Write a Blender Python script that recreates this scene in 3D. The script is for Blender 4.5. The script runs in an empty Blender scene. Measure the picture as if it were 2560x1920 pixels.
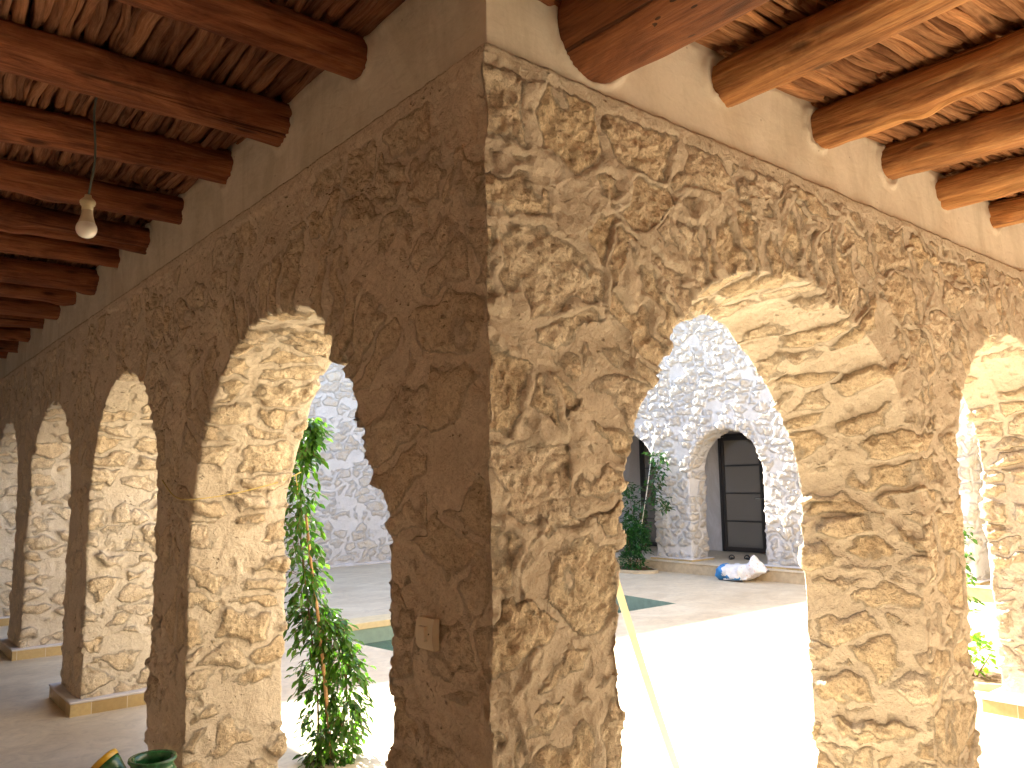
import bpy, bmesh, math, random
import numpy as np
from mathutils import Matrix, Vector

S = bpy.context.scene
COL = S.collection
R_ = math.radians

# ------------------------------------------------------------------ camera
cam_d = bpy.data.cameras.new("camera")
cam = bpy.data.objects.new("camera", cam_d)
COL.objects.link(cam)
cam_d.sensor_width = 36.0
cam_d.lens = 28.355
cam_d.clip_start = 0.02
cam_d.clip_end = 500
fw = Vector((0.6344514, 0.7632798, 0.1219645))
rt = Vector((0.7700109, -0.6378876, -0.0135104))
up = Vector((-0.0674874, -0.1024856, 0.9924425))
M = Matrix.Identity(4)
for i_ in range(3):
    M[i_][0] = rt[i_]; M[i_][1] = up[i_]; M[i_][2] = -fw[i_]
M[0][3], M[1][3], M[2][3] = -1.393, -1.779, 1.55
cam.matrix_world = M
S.camera = cam

# ------------------------------------------------------------------ light
SUN_EL, SUN_AZ = R_(27.2), R_(2.6)          # azimuth: turned from +y towards -x
sd = Vector((-math.sin(SUN_AZ) * math.cos(SUN_EL), math.cos(SUN_AZ) * math.cos(SUN_EL), math.sin(SUN_EL)))
W = bpy.data.worlds.new("World"); S.world = W; W.use_nodes = True
wn = W.node_tree.nodes; wl = W.node_tree.links
sky = wn.new("ShaderNodeTexSky"); sky.sky_type = 'NISHITA'; sky.sun_disc = False
sky.sun_elevation = SUN_EL; sky.sun_rotation = -SUN_AZ
bg = wn["Background"]; bg.inputs[1].default_value = 0.078
hs = wn.new("ShaderNodeHueSaturation"); hs.inputs['Saturation'].default_value = .85      # dusty, pale desert sky
wl.new(sky.outputs[0], hs.inputs['Color']); wl.new(hs.outputs[0], bg.inputs[0])
sl = bpy.data.lights.new("sun", 'SUN'); sl.energy = 5.0; sl.angle = R_(0.5); sl.color = (1.0, 0.96, 0.81)
so = bpy.data.objects.new("sun", sl); COL.objects.link(so)
so.rotation_euler = sd.to_track_quat('Z', 'Y').to_euler()
so.location = (0, 20, 12)
vs = S.view_settings
vs.view_transform = 'Standard'; vs.look = 'None'; vs.gamma = 1.0; vs.exposure = 3.25
S.cycles.max_bounces = 10; S.cycles.diffuse_bounces = 8
S.cycles.use_denoising = True
S.cycles.sample_clamp_indirect = 6.0

# ------------------------------------------------------------------ noise
def _h(ix, iy, iz, s=0):
    x = (ix.astype(np.int64) * 374761393 + iy.astype(np.int64) * 668265263 + iz.astype(np.int64) * 2147483647 + s * 1274126177) & 0xffffffff
    x = ((x ^ (x >> 13)) * 1274126177) & 0xffffffff
    x = ((x ^ (x >> 15)) * 2246822519) & 0xffffffff
    return ((x ^ (x >> 16)) & 0xffffff) / float(0xffffff)

def vnoise(P, s=0):
    """value noise in -1..1"""
    F = np.floor(P); f = P - F; I = F.astype(np.int64)
    u = f * f * f * (f * (f * 6 - 15) + 10)
    r = 0
    for dx in (0, 1):
        wx = u[:, 0] if dx else 1 - u[:, 0]
        for dy in (0, 1):
            wy = u[:, 1] if dy else 1 - u[:, 1]
            for dz in (0, 1):
                wz = u[:, 2] if dz else 1 - u[:, 2]
                r = r + wx * wy * wz * _h(I[:, 0] + dx, I[:, 1] + dy, I[:, 2] + dz, s)
    return r * 2 - 1

def fbm(P, oct=3, s=0, gain=.5, ridge=False):
    a = 1.0; t = 0; r = 0
    for o in range(oct):
        n = vnoise(P * (2.03 ** o) + o * 17.3, s + o)
        if ridge: n = 1 - 2 * np.abs(n)
        r = r + a * n; t += a; a *= gain
    return r / t

def voro(P, s=0, jit=.85):
    """3D cells with every other course shifted: distance to the joint, cell random, F1"""
    C = P.copy()
    row = np.floor(C[:, 2]).astype(np.int64)
    I0 = np.floor(C).astype(np.int64)
    f1 = np.full(len(P), 9.0); f2 = f1.copy()
    p1 = np.zeros_like(P); p2 = np.zeros_like(P); rid = np.zeros(len(P))
    for dz in (-1, 0, 1):
        iz = I0[:, 2] + dz
        off = _h(iz, iz * 0, iz * 0, s + 9)
        bx = np.floor(C[:, 0] - off).astype(np.int64); by = np.floor(C[:, 1] - off).astype(np.int64)
        for dx in (-1, 0, 1):
            for dy in (-1, 0, 1):
                ix = bx + dx; iy = by + dy
                q = np.stack([ix + off + .5 + jit * (_h(ix, iy, iz, s) - .5),
                              iy + off + .5 + jit * (_h(ix, iy, iz, s + 1) - .5),
                              iz + .5 + jit * .8 * (_h(ix, iy, iz, s + 2) - .5)], 1)
                d = ((q - P) ** 2).sum(1)
                c1 = d < f1
                c2 = (~c1) & (d < f2)
                f2 = np.where(c1, f1, np.where(c2, d, f2)); p2 = np.where(c1[:, None], p1, np.where(c2[:, None], q, p2))
                f1 = np.where(c1, d, f1); p1 = np.where(c1[:, None], q, p1)
                rid = np.where(c1, _h(ix, iy, iz, s + 3), rid)
    n = p2 - p1; n /= np.maximum(np.linalg.norm(n, axis=1), 1e-6)[:, None]
    e = (((p1 + p2) / 2 - P) * n).sum(1)
    return e, rid, np.sqrt(f1)

def sstep(a, b, x):
    t = np.clip((x - a) / (b - a), 0, 1); return t * t * (3 - 2 * t)

# ------------------------------------------------------------------ scene helpers
def tag(o, label=None, cat=None, group=None, kind=None):
    if label: o['label'] = label
    if cat: o['category'] = cat
    if group: o['group'] = group
    if kind: o['kind'] = kind
    elif cat: o['kind'] = 'thing'
    return o

def empty(name, loc, label, cat, group=None):
    o = bpy.data.objects.new(name, None); COL.objects.link(o); o.location = loc
    o.empty_display_size = .1
    return tag(o, label, cat, group)

def mesh_np(name, V, F, mats, parent=None, smooth=True, attrs=None, mi=None, loc=None):
    """V (n,3), F list/array of faces. loc: world location of the origin; verts are given in world."""
    V = np.asarray(V, dtype=np.float32)
    if loc is None: loc = (0, 0, 0)
    V = V - np.asarray(loc, dtype=np.float32)
    me = bpy.data.meshes.new(name)
    if isinstance(F, np.ndarray):
        n, k = F.shape
        me.vertices.add(len(V)); me.vertices.foreach_set('co', V.ravel())
        me.loops.add(n * k); me.loops.foreach_set('vertex_index', F.ravel().astype(np.int32))
        me.polygons.add(n); me.polygons.foreach_set('loop_start', (np.arange(n) * k).astype(np.int32))
        me.update(calc_edges=True)
    else:
        me.from_pydata(V.tolist(), [], [list(map(int, f)) for f in F])
    for m in (mats if isinstance(mats, (list, tuple)) else [mats]): me.materials.append(m)
    if mi is not None: me.polygons.foreach_set('material_index', np.asarray(mi, dtype=np.int32))
    if attrs:
        for k_, a in attrs.items():
            a = np.asarray(a, dtype=np.float32)
            if a.ndim == 1:
                at = me.attributes.new(k_, 'FLOAT', 'POINT'); at.data.foreach_set('value', a)
            else:
                at = me.attributes.new(k_, 'FLOAT_VECTOR', 'POINT'); at.data.foreach_set('vector', a.ravel())
    me.polygons.foreach_set('use_smooth', [bool(smooth)] * len(me.polygons))
    me.update()
    o = bpy.data.objects.new(name, me); COL.objects.link(o)
    if parent is not None:
        o.parent = parent
        o.location = Vector(loc) - parent.location if parent.parent is None else Vector(loc)
    else:
        o.location = loc
    return o

class MB:
    def __init__(s): s.v = []; s.f = []; s.m = []; s.n = 0
    def add(s, V, F, m=0):
        s.v.append(np.asarray(V, float)); s.f += [[i + s.n for i in f] for f in F]; s.m += [m] * len(F); s.n += len(V)
    def box(s, a, b, m=0):
        x0, y0, z0 = a; x1, y1, z1 = b
        s.add([(x0,y0,z0),(x1,y0,z0),(x1,y1,z0),(x0,y1,z0),(x0,y0,z1),(x1,y0,z1),(x1,y1,z1),(x0,y1,z1)],
              [(3,2,1,0),(4,5,6,7),(0,1,5,4),(1,2,6,5),(2,3,7,6),(3,0,4,7)], m)
    def bbox(s, a, b, r=.004, m=0):
        """box with chamfered edges"""
        bm = bmesh.new(); bmesh.ops.create_cube(bm, size=1)
        for v in bm.verts:
            for k in range(3): v.co[k] = (a[k] + b[k]) / 2 + v.co[k] * (b[k] - a[k])
        bmesh.ops.bevel(bm, geom=list(bm.edges), offset=r, segments=2, affect='EDGES', profile=.5)
        s.add([v.co[:] for v in bm.verts], [[v.index for v in f.verts] for f in bm.faces], m) if not bm.verts.index_update() else 0
        bm.free()
    def tube(s, pts, r, k=8, m=0, cap=True):
        pts = [Vector(p) for p in pts]; n = len(pts)
        rs = r if isinstance(r, (list, tuple, np.ndarray)) else [r] * n
        V = []; nrm = None
        for i, p in enumerate(pts):
            t = (pts[min(i + 1, n - 1)] - pts[max(i - 1, 0)])
            if t.length < 1e-9: t = Vector((0, 0, 1))
            t.normalize()
            if nrm is None:
                nrm = t.cross(Vector((0, 0, 1)) if abs(t.z) < .9 else Vector((1, 0, 0))).normalized()
            else:
                nrm = (nrm - t * nrm.dot(t)).normalized()
            b = t.cross(nrm)
            for j in range(k):
                a = 2 * math.pi * j / k
                V.append(p + (nrm * math.cos(a) + b * math.sin(a)) * rs[i])
        F = [(i*k+j, i*k+(j+1)%k, (i+1)*k+(j+1)%k, (i+1)*k+j) for i in range(n-1) for j in range(k)]
        if cap: F += [tuple(range(k))[::-1], tuple((n-1)*k + j for j in range(k))]
        s.add([v[:] for v in V], F, m)
    def lathe(s, prof, c=(0,0,0), axis=None, k=24, m=0):
        """prof: (r,z) list; axis: unit vector"""
        ax = Vector(axis or (0,0,1)).normalized(); q = Vector((0,0,1)).rotation_difference(ax)
        V = []
        for r, z in prof:
            for j in range(k):
                a = 2*math.pi*j/k
                V.append((q @ Vector((r*math.cos(a), r*math.sin(a), z)) + Vector(c))[:])
        n = len(prof)
        F = [(i*k+j, i*k+(j+1)%k, (i+1)*k+(j+1)%k, (i+1)*k+j) for i in range(n-1) for j in range(k)]
        s.add(V, F, m)
    def build(s, name, mats, parent=None, smooth=False, loc=None, attrs=None):
        return mesh_np(name, np.concatenate(s.v), s.f, mats, parent, smooth, attrs, s.m, loc)

# ------------------------------------------------------------------ materials
class Mat:
    def __init__(s, name, rough=.8, spec=.3):
        s.m = bpy.data.materials.new(name); s.m.use_nodes = True
        s.t = s.m.node_tree; s.b = s.t.nodes['Principled BSDF']
        s.b.inputs['Roughness'].default_value = rough
        s.b.inputs['Specular IOR Level'].default_value = spec
    def n(s, ty, **k):
        nd = s.t.nodes.new(ty)
        for a, v in k.items(): setattr(nd, a, v)
        return nd
    def l(s, a, b): s.t.links.new(a, b)
    def coord(s, obj=False):
        if obj: return s.n('ShaderNodeTexCoord').outputs['Object']
        return s.n('ShaderNodeNewGeometry').outputs['Position']
    def attr(s, nm, out='Fac'):
        a = s.n('ShaderNodeAttribute', attribute_name=nm); return a.outputs[out]
    def scale(s, c, v):
        m = s.n('ShaderNodeMapping'); m.inputs['Scale'].default_value = v; s.l(c, m.inputs[0]); return m.outputs[0]
    def noise(s, c, sc, det=6, rough=.6, dist=0):
        n = s.n('ShaderNodeTexNoise'); s.l(c, n.inputs['Vector'])
        n.inputs['Scale'].default_value = sc; n.inputs['Detail'].default_value = det
        n.inputs['Roughness'].default_value = rough; n.inputs['Distortion'].default_value = dist
        return n.outputs['Fac']
    def vor(s, c, sc, feat='F1'):
        n = s.n('ShaderNodeTexVoronoi', feature=feat); s.l(c, n.inputs['Vector']); n.inputs['Scale'].default_value = sc
        return n.outputs['Distance']
    def ramp(s, f, stops):
        r = s.n('ShaderNodeValToRGB'); e = r.color_ramp.elements
        while len(e) < len(stops): e.new(.5)
        for i, (p, c) in enumerate(stops):
            e[i].position = p; e[i].color = (*c, 1) if len(c) == 3 else c
        s.l(f, r.inputs[0]); return r.outputs[0]
    def mixc(s, f, a, b, mode='MIX'):
        n = s.n('ShaderNodeMix', data_type='RGBA', blend_type=mode)
        for sock, v in ((n.inputs[0], f), (n.inputs[6], a), (n.inputs[7], b)):
            if hasattr(v, 'is_linked'): s.l(v, sock)
            elif isinstance(v, tuple): sock.default_value = (*v, 1)
            else: sock.default_value = v
        return n.outputs[2]
    def math(s, op, a, b=0., c=None):
        n = s.n('ShaderNodeMath', operation=op)
        for i, v in enumerate((a, b, c)):
            if v is None: continue
            if hasattr(v, 'is_linked'): s.l(v, n.inputs[i])
            else: n.inputs[i].default_value = v
        return n.outputs[0]
    def bump(s, h, dist, st=1.0):
        n = s.n('ShaderNodeBump'); n.inputs['Distance'].default_value = dist; n.inputs['Strength'].default_value = st
        s.l(h, n.inputs['Height']); s.l(n.outputs[0], s.b.inputs['Normal'])
    def col(s, c):
        if isinstance(c, tuple): s.b.inputs['Base Color'].default_value = (*c, 1)
        else: s.l(c, s.b.inputs['Base Color'])
    def rgh(s, c):
        s.l(c, s.b.inputs['Roughness'])

def simple(name, c, rough=.6, spec=.3, var=.12, sc=30, bump=0):
    m = Mat(name, rough, spec); p = m.coord()
    n = m.noise(p, sc)
    lo = tuple(x * (1 - var) for x in c); hi = tuple(min(1, x * (1 + var)) for x in c)
    m.col(m.ramp(n, [(.3, lo), (.7, hi)]))
    if bump: m.bump(n, bump)
    return m.m

def stone_mat(name, mort_lo, mort_hi, st, bumpd=1.0, white=None):
    """st: list of stone colours picked per stone by the rnd attribute"""
    m = Mat(name, .92, .12); p = m.coord()
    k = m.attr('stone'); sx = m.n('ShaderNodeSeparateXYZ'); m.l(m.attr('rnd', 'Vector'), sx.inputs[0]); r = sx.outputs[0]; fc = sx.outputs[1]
    sc = m.ramp(r, [(i / (len(st) - 1), c) for i, c in enumerate(st)])
    n1 = m.noise(p, 13, 9, .72, .3); n2 = m.noise(p, 75, 7, .7); n3 = m.noise(p, 3.2, 4, .5); n4 = m.noise(p, 28, 6, .75, .8); n5 = m.noise(p, 190, 3, .6)
    sc = m.mixc(.85, sc, m.ramp(n1, [(.28, (.84, .73, .61)), (.48, (1., .97, .93)), (.72, (1.16, 1.16, 1.14))]), 'MULTIPLY')
    sc = m.mixc(.6, sc, m.ramp(n4, [(.34, (.64, .53, .43)), (.48, (1.03, 1.01, 1.0)), (.75, (1.12, 1.11, 1.1))]), 'MULTIPLY')
    sc = m.mixc(.55, sc, m.ramp(n2, [(.38, (.60, .52, .44)), (.48, (1.0, .98, .96)), (.66, (1.12, 1.11, 1.09))]), 'MULTIPLY')  # fine dark speckle at two scales: tiny relief shadows painted into the stone colour
    sc = m.mixc(.5, sc, m.ramp(n5, [(.36, (.70, .64, .58)), (.50, (1.04, 1.03, 1.02))]), 'MULTIPLY')
    mc = m.ramp(m.noise(p, 5, 7, .62, .6), [(.3, mort_lo), (.7, mort_hi)])
    mc = m.mixc(1.0, mc, m.ramp(fc, [(0, (1, 1, 1)), (.5, (1.08, 1.04, 1.02)), (1, (.86, .84, .82))]), 'MULTIPLY')  # mortar tone per facing: how strongly each face is lit, painted into its colour
    mc = m.mixc(.6, mc, m.ramp(n4, [(.3, (.84, .80, .77)), (.6, (1.06, 1.06, 1.05))]), 'MULTIPLY')
    mc = m.mixc(.35, mc, m.ramp(n2, [(.38, (.66, .60, .54)), (.50, (1.02, 1.01, 1.0)), (.66, (1.1, 1.1, 1.09))]), 'MULTIPLY')  # the same painted speckle of small shadows, fainter, on the mortar
    mc = m.mixc(.4, mc, m.ramp(n5, [(.36, (.74, .70, .66)), (.50, (1.03, 1.03, 1.02))]), 'MULTIPLY')
    kk = m.math('ADD', k, m.math('MULTIPLY', m.math('SUBTRACT', n1, .5), 1.6))
    kk = m.math('ADD', kk, m.math('MULTIPLY', m.math('SUBTRACT', n4, .5), .9))
    kk = m.ramp(kk, [(.30, (0, 0, 0)), (.85, (1, 1, 1))])
    kk = m.math('MULTIPLY', kk, m.math('SUBTRACT', 1.0, m.math('MULTIPLY', m.math('COMPARE', fc, .5, .2), .45)))
    c = m.mixc(kk, mc, sc)
    if white:   # thin lime wash over the stones
        wsh = m.ramp(m.noise(p, 9, 8, .7), [(.38, (0, 0, 0)), (.6, (1, 1, 1))])
        c = m.mixc(m.math('MULTIPLY', wsh, white[1]), c, white[0])
    c = m.mixc(.4, c, m.ramp(n3, [(.3, (.82, .78, .74)), (.7, (1.1, 1.08, 1.04))]), 'MULTIPLY')
    # crumbled dark pits, in clusters
    pv = m.n('ShaderNodeMix', data_type='RGBA'); nn = m.n('ShaderNodeTexNoise'); m.l(p, nn.inputs['Vector']); nn.inputs['Scale'].default_value = 30; nn.inputs['Detail'].default_value = 4
    off = m.n('ShaderNodeVectorMath', operation='MULTIPLY_ADD'); m.l(nn.outputs['Color'], off.inputs[0]); off.inputs[1].default_value = (.06, .06, .03); m.l(p, off.inputs[2])
    m.t.nodes.remove(pv)
    pit = m.vor(m.scale(off.outputs[0], (1, 1, 1.5)), 26)
    cl = m.ramp(m.noise(p, 5.5, 5, .7), [(.50, (0, 0, 0)), (.66, (1, 1, 1))])
    pm = m.math('MULTIPLY', m.ramp(pit, [(.10, (1, 1, 1)), (.26, (0, 0, 0))]), cl)
    c = m.mixc(m.math('MULTIPLY', pm, .62 if not white else .25), c, (.17, .10, .055))
    m.col(c)
    hs_ = m.math('ADD', m.math('MULTIPLY', n1, .9), m.math('ADD', m.math('MULTIPLY', n2, .42), m.math('MULTIPLY', n4, .75)))
    hs_ = m.math('ADD', hs_, m.math('MULTIPLY', n5, .16))
    hm = m.math('ADD', m.math('MULTIPLY', n2, .22), m.math('ADD', m.math('MULTIPLY', n4, .22), m.math('MULTIPLY', m.noise(p, 11, 5, .6, 2.2), .45)))
    h = m.n('ShaderNodeMix', data_type='FLOAT'); m.l(kk, h.inputs[0]); m.l(hm, h.inputs[2]); m.l(hs_, h.inputs[3])
    h2 = m.math('SUBTRACT', h.outputs[0], m.math('MULTIPLY', pm, .35))
    m.bump(h2, .030 * bumpd, 1.0)
    return m.m

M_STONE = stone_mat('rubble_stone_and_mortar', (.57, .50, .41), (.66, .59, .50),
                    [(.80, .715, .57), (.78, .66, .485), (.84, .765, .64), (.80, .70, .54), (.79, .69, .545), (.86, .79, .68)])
M_STONE_W = stone_mat('whitewashed_rubble', (.54, .525, .535), (.60, .585, .595),
                      [(.62, .56, .48), (.58, .52, .44), (.66, .62, .55), (.62, .57, .50)], 1.0, ((.60, .58, .59), .8))

def plaster(name, lo, hi, b=.004):
    m = Mat(name, .85, .15); p = m.coord()
    n = m.noise(p, 2.2, 5, .6, .5); n2 = m.noise(p, 45, 6, .7); n3 = m.noise(m.scale(p, (1, 1, 2.2)), 9, 5, .6, .8)
    c = m.ramp(n, [(.3, lo), (.7, hi)])
    c = m.mixc(.4, c, m.ramp(n2, [(.3, (.86, .84, .82)), (.7, (1.08, 1.07, 1.06))]), 'MULTIPLY')
    st_ = m.ramp(m.noise(m.scale(p, (1.4, 1.4, .6)), 1.6, 6, .7, 1.), [(.42, (.86, .83, .79)), (.56, (1.03, 1.02, 1.02))])
    c = m.mixc(.8, c, st_, 'MULTIPLY')
    sp = m.math('LESS_THAN', m.vor(p, 9), .045)
    c = m.mixc(m.math('MULTIPLY', sp, .5), c, (.2, .13, .08))
    m.col(c); m.bump(m.math('ADD', m.math('MULTIPLY', n2, .35), n3), b, .9)
    return m.m
M_PLASTER = plaster('beige_plaster', (.60, .54, .445), (.69, .63, .54))
M_WHITE = plaster('white_plaster', (.56, .54, .56), (.62, .60, .62), .002)
M_CREAM = plaster('cream_plaster', (.78, .74, .67), (.84, .80, .74), .003)

def wood_mat(name, dark, mid, light, rough=.5, spec=.35, bd=.02, nick=False):
    m = Mat(name, rough, spec); c = m.attr('wc', 'Vector'); r = m.attr('rnd')
    st = m.noise(m.scale(c, (1.6, 20, 20)), 1.0, 9, .75, .8)
    fine = m.noise(m.scale(c, (6, 110, 110)), 1.0, 6, .7)
    big = m.noise(m.scale(c, (2.2, 6, 6)), 1.0, 5, .65, .8)
    col = m.ramp(st, [(.30, dark), (.46, mid), (.68, light)])
    col = m.mixc(.6, col, m.ramp(fine, [(.34, (.5, .42, .38)), (.62, (1.18, 1.15, 1.1))]), 'MULTIPLY')
    col = m.mixc(.85, col, m.ramp(big, [(.32, (.42, .34, .30)), (.5, (1, .97, .95)), (.7, (1.35, 1.3, 1.2))]), 'MULTIPLY')
    col = m.mixc(.75, col, m.ramp(r, [(0, (.55, .5, .48)), (.5, (.95, .93, .9)), (1, (1.35, 1.3, 1.15))]), 'MULTIPLY')
    kd = m.vor(m.scale(c, (2.6, 9, 9)), 1.0)
    knot = m.ramp(kd, [(.07, (1, 1, 1)), (.17, (0, 0, 0))])
    col = m.mixc(m.math('MULTIPLY', knot, .75), col, tuple(x * .3 for x in dark))
    chk = m.ramp(m.noise(m.scale(c, (.8, 26, 26)), 1.0, 3, .5), [(.66, (0, 0, 0)), (.70, (1, 1, 1))])   # drying checks
    col = m.mixc(m.math('MULTIPLY', chk, .7), col, tuple(x * .3 for x in dark))
    if nick:      # axe nicks
        nk = m.math('MULTIPLY', m.math('LESS_THAN', m.vor(m.scale(c, (9, 24, 24)), 1.0), .15), m.math('GREATER_THAN', m.noise(c, 5, 2), .50))
        col = m.mixc(m.math('MULTIPLY', nk, .85), col, (.03, .012, .006))
    m.col(col)
    h = m.math('ADD', m.math('ADD', m.math('MULTIPLY', st, .8), m.math('MULTIPLY', fine, .25)), m.math('MULTIPLY', big, .7))
    h = m.math('SUBTRACT', h, m.math('ADD', m.math('MULTIPLY', chk, .5), m.math('MULTIPLY', knot, .4)))
    m.bump(h, bd, 1.0)
    return m.m
M_BEAM = wood_mat('varnished_beam_wood', (.11, .036, .018), (.31, .115, .055), (.43, .19, .095), .68, .2)
M_TRUNK = wood_mat('smooth_trunk_wood', (.13, .045, .020), (.22, .085, .036), (.29, .125, .055), .5, .25, .01, True)
M_BEAM_R = wood_mat('amber_beam_wood', (.19, .078, .03), (.43, .205, .08), (.60, .35, .15), .6, .22)
M_BRANCH = wood_mat('stained_branches', (.17, .08, .05), (.34, .17, .105), (.44, .25, .165), .9, .05)
M_BRANCH_R = wood_mat('amber_branches', (.19, .09, .045), (.41, .21, .11), (.54, .32, .18), .85, .06)
M_MUD = simple('dark_mud_roof', (.05, .035, .025), .95, .1, .3, 20)

def floor_mat():
    m = Mat('polished_concrete', .55, .3); p = m.coord()
    a = m.noise(m.scale(p, (1, 1.3, 1)), 1.1, 7, .62, 1.2); b = m.noise(p, 7, 7, .68, 1.5); d = m.noise(p, 60, 4, .6)
    c = m.ramp(a, [(.3, (.52, .42, .30)), (.5, (.60, .505, .375)), (.7, (.67, .585, .45))])
    c = m.mixc(.6, c, m.ramp(b, [(.3, (.66, .60, .57)), (.5, (1, .98, .97)), (.72, (1.22, 1.21, 1.2))]), 'MULTIPLY')
    c = m.mixc(.2, c, m.ramp(d, [(.3, (.8, .8, .8)), (.7, (1.1, 1.1, 1.1))]), 'MULTIPLY')
    m.col(c); m.rgh(m.ramp(b, [(.3, (.42, .42, .42)), (.7, (.65, .65, .65))])); m.bump(b, .002, .5)
    return m.m
M_FLOOR = floor_mat()
M_TILE = None
def tile_mat():
    m = Mat('ochre_tile_edge', .4, .4); p = m.coord(True)
    br = m.n('ShaderNodeTexNoise'); 
    x = m.n('ShaderNodeSeparateXYZ'); m.l(m.coord(), x.inputs[0])
    s_ = m.math('ADD', x.outputs[0], x.outputs[1])
    fl = m.math('FLOOR', m.math('MULTIPLY', s_, 4.3)); fr = m.math('FRACT', m.math('MULTIPLY', s_, 4.3))
    w = m.n('ShaderNodeTexWhiteNoise', noise_dimensions='1D'); m.l(fl, w.inputs['W'])
    c = m.ramp(w.outputs['Value'], [(0, (.36, .25, .11)), (.5, (.44, .32, .15)), (1, (.50, .38, .19))])
    c = m.mixc(.5, c, m.ramp(m.noise(m.coord(), 40, 5), [(.3, (.75, .72, .7)), (.7, (1.1, 1.1, 1.1))]), 'MULTIPLY')
    c = m.mixc(m.math('LESS_THAN', fr, .02), c, (.55, .48, .38))
    m.col(c); m.t.nodes.remove(br); return m.m
M_TILE = tile_mat()
M_STEP = simple('sand_coloured_step_edge', (.46, .36, .24), .6, .3, .15, 12, .002)
M_BLACK = simple('black_metal', (.022, .017, .016), .35, .5, .1)
def glass_mat():
    m = Mat('dark_window_glass', .04, .8); m.col((.13, .115, .10)); m.b.inputs['IOR'].default_value = 1.5
    return m.m
M_GLASS = glass_mat()
def water_mat():
    m = Mat('pool_water', .03, .5); p = m.coord()
    m.col((.025, .10, .075)); m.bump(m.noise(p, 5, 4), .015, .4)
    return m.m
M_WATER = water_mat()
M_POOL = simple('grey_green_pool_lining', (.27, .36, .30), .5, .3, .15, 8)
M_COPING = simple('cream_coping', (.66, .52, .30), .5, .3, .1, 14)
M_SOIL = simple('garden_soil', (.12, .075, .045), .95, .1, .4, 60, .01)

def leaf_mat(name, lo, hi, tr=.35):
    m = Mat(name, .38, .5); r = m.attr('rnd')
    c = m.ramp(r, [(0, lo), (1, hi)])
    c = m.mixc(.3, c, m.ramp(m.noise(m.coord(), 90, 3), [(.3, (.7, .75, .7)), (.7, (1.2, 1.15, 1.1))]), 'MULTIPLY')
    m.col(c)
    t = m.n('ShaderNodeBsdfTranslucent'); tc = m.mixc(1.0, c, (1.5, 1.7, .7), 'MULTIPLY'); m.l(tc, t.inputs[0])
    mx = m.n('ShaderNodeMixShader'); mx.inputs[0].default_value = tr
    m.l(m.b.outputs[0], mx.inputs[1]); m.l(t.outputs[0], mx.inputs[2])
    m.l(mx.outputs[0], m.t.nodes['Material Output'].inputs[0])
    return m.m
M_LEAF = leaf_mat('glossy_vine_leaf', (.018, .065, .008), (.085, .20, .022), .4)
M_LEAF2 = leaf_mat('dark_shrub_leaf', (.012, .05, .012), (.03, .12, .02), .25)
M_LEAF3 = leaf_mat('bright_herb_leaf', (.10, .22, .02), (.20, .36, .04), .4)
M_STEM = simple('brown_stem', (.16, .09, .045), .8, .2, .3, 60)
M_BAMBOO = simple('bamboo_cane', (.52, .30, .14), .5, .3, .25, 40)
M_PLASTIC = simple('aged_white_plastic', (.62, .53, .40), .35, .5, .05)
M_DARK = simple('dark_hole', (.03, .02, .015), .8, .2)

# ------------------------------------------------------------------ remesh + rubble
def voxel(V, F, vsz):
    me = bpy.data.meshes.new('tmp'); me.from_pydata([tuple(v) for v in V], [], F); me.update()
    o = bpy.data.objects.new('tmp', me); COL.objects.link(o)
    md = o.modifiers.new('r', 'REMESH'); md.mode = 'VOXEL'; md.voxel_size = vsz; md.adaptivity = 0
    dg = bpy.context.evaluated_depsgraph_get()
    e = o.evaluated_get(dg); m2 = bpy.data.meshes.new_from_object(e)
    n = len(m2.vertices); P = np.empty(n * 3, np.float32); m2.vertices.foreach_get('co', P)
    N = np.empty(n * 3, np.float32); m2.vertices.foreach_get('normal', N)
    lt = np.empty(len(m2.polygons), np.int32); m2.polygons.foreach_get('loop_total', lt)
    vi = np.empty(len(m2.loops), np.int32); m2.loops.foreach_get('vertex_index', vi)
    bpy.data.objects.remove(o); bpy.data.meshes.remove(me); bpy.data.meshes.remove(m2)
    assert (lt == 4).all()
    return P.reshape(-1, 3).astype(float), N.reshape(-1, 3).astype(float), vi.reshape(-1, 4)

def extrude(pf, pb, axis, a, b):
    """outline pf at depth a and pb at depth b (same count) along axis 0 (x) or 1 (y)"""
    n = len(pf)
    if axis == 0: V = [(a, y, z) for y, z in pf] + [(b, y, z) for y, z in pb]
    else: V = [(x, a, z) for x, z in pf] + [(x, b, z) for x, z in pb]
    F = [tuple(range(n)), tuple(range(2 * n - 1, n - 1, -1))]
    F += [(i, n + i, n + (i + 1) % n, (i + 1) % n) for i in range(n)]
    if axis == 0: F = [f[::-1] for f in F]
    return V, [tuple(f) for f in F]

def resamp(pts, n=64):
    P = np.array(pts, float); d = np.r_[0, np.cumsum(np.linalg.norm(np.diff(P, axis=0), axis=1))]
    t = np.linspace(0, d[-1], n); return np.stack([np.interp(t, d, P[:, 0]), np.interp(t, d, P[:, 1])], 1).tolist()

def arch(u0, u1, spring, apex, n=64, z0=-.04):
    c = (u0 + u1) / 2; a = (u1 - u0) / 2; b = apex - spring
    P = [(u0, z0)] + [(c - a * math.cos(t), spring + b * math.sin(t)) for t in np.linspace(0, math.pi, 41)] + [(u1, z0)]
    return resamp(P, n)

def outline(u0, u1, H, arches, z0=-.04):
    o = [(u0, z0)]
    for a in arches: o += [tuple(p) for p in a]
    return o + [(u1, z0), (u1, H), (u0, H)]

RINGS = [(0, 1.47, 1.32, .98), (0, 3.86, 1.50, .79), (1, 1.57, 1.40, 1.02), (1, 3.96, 1.52, .87)]

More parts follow.
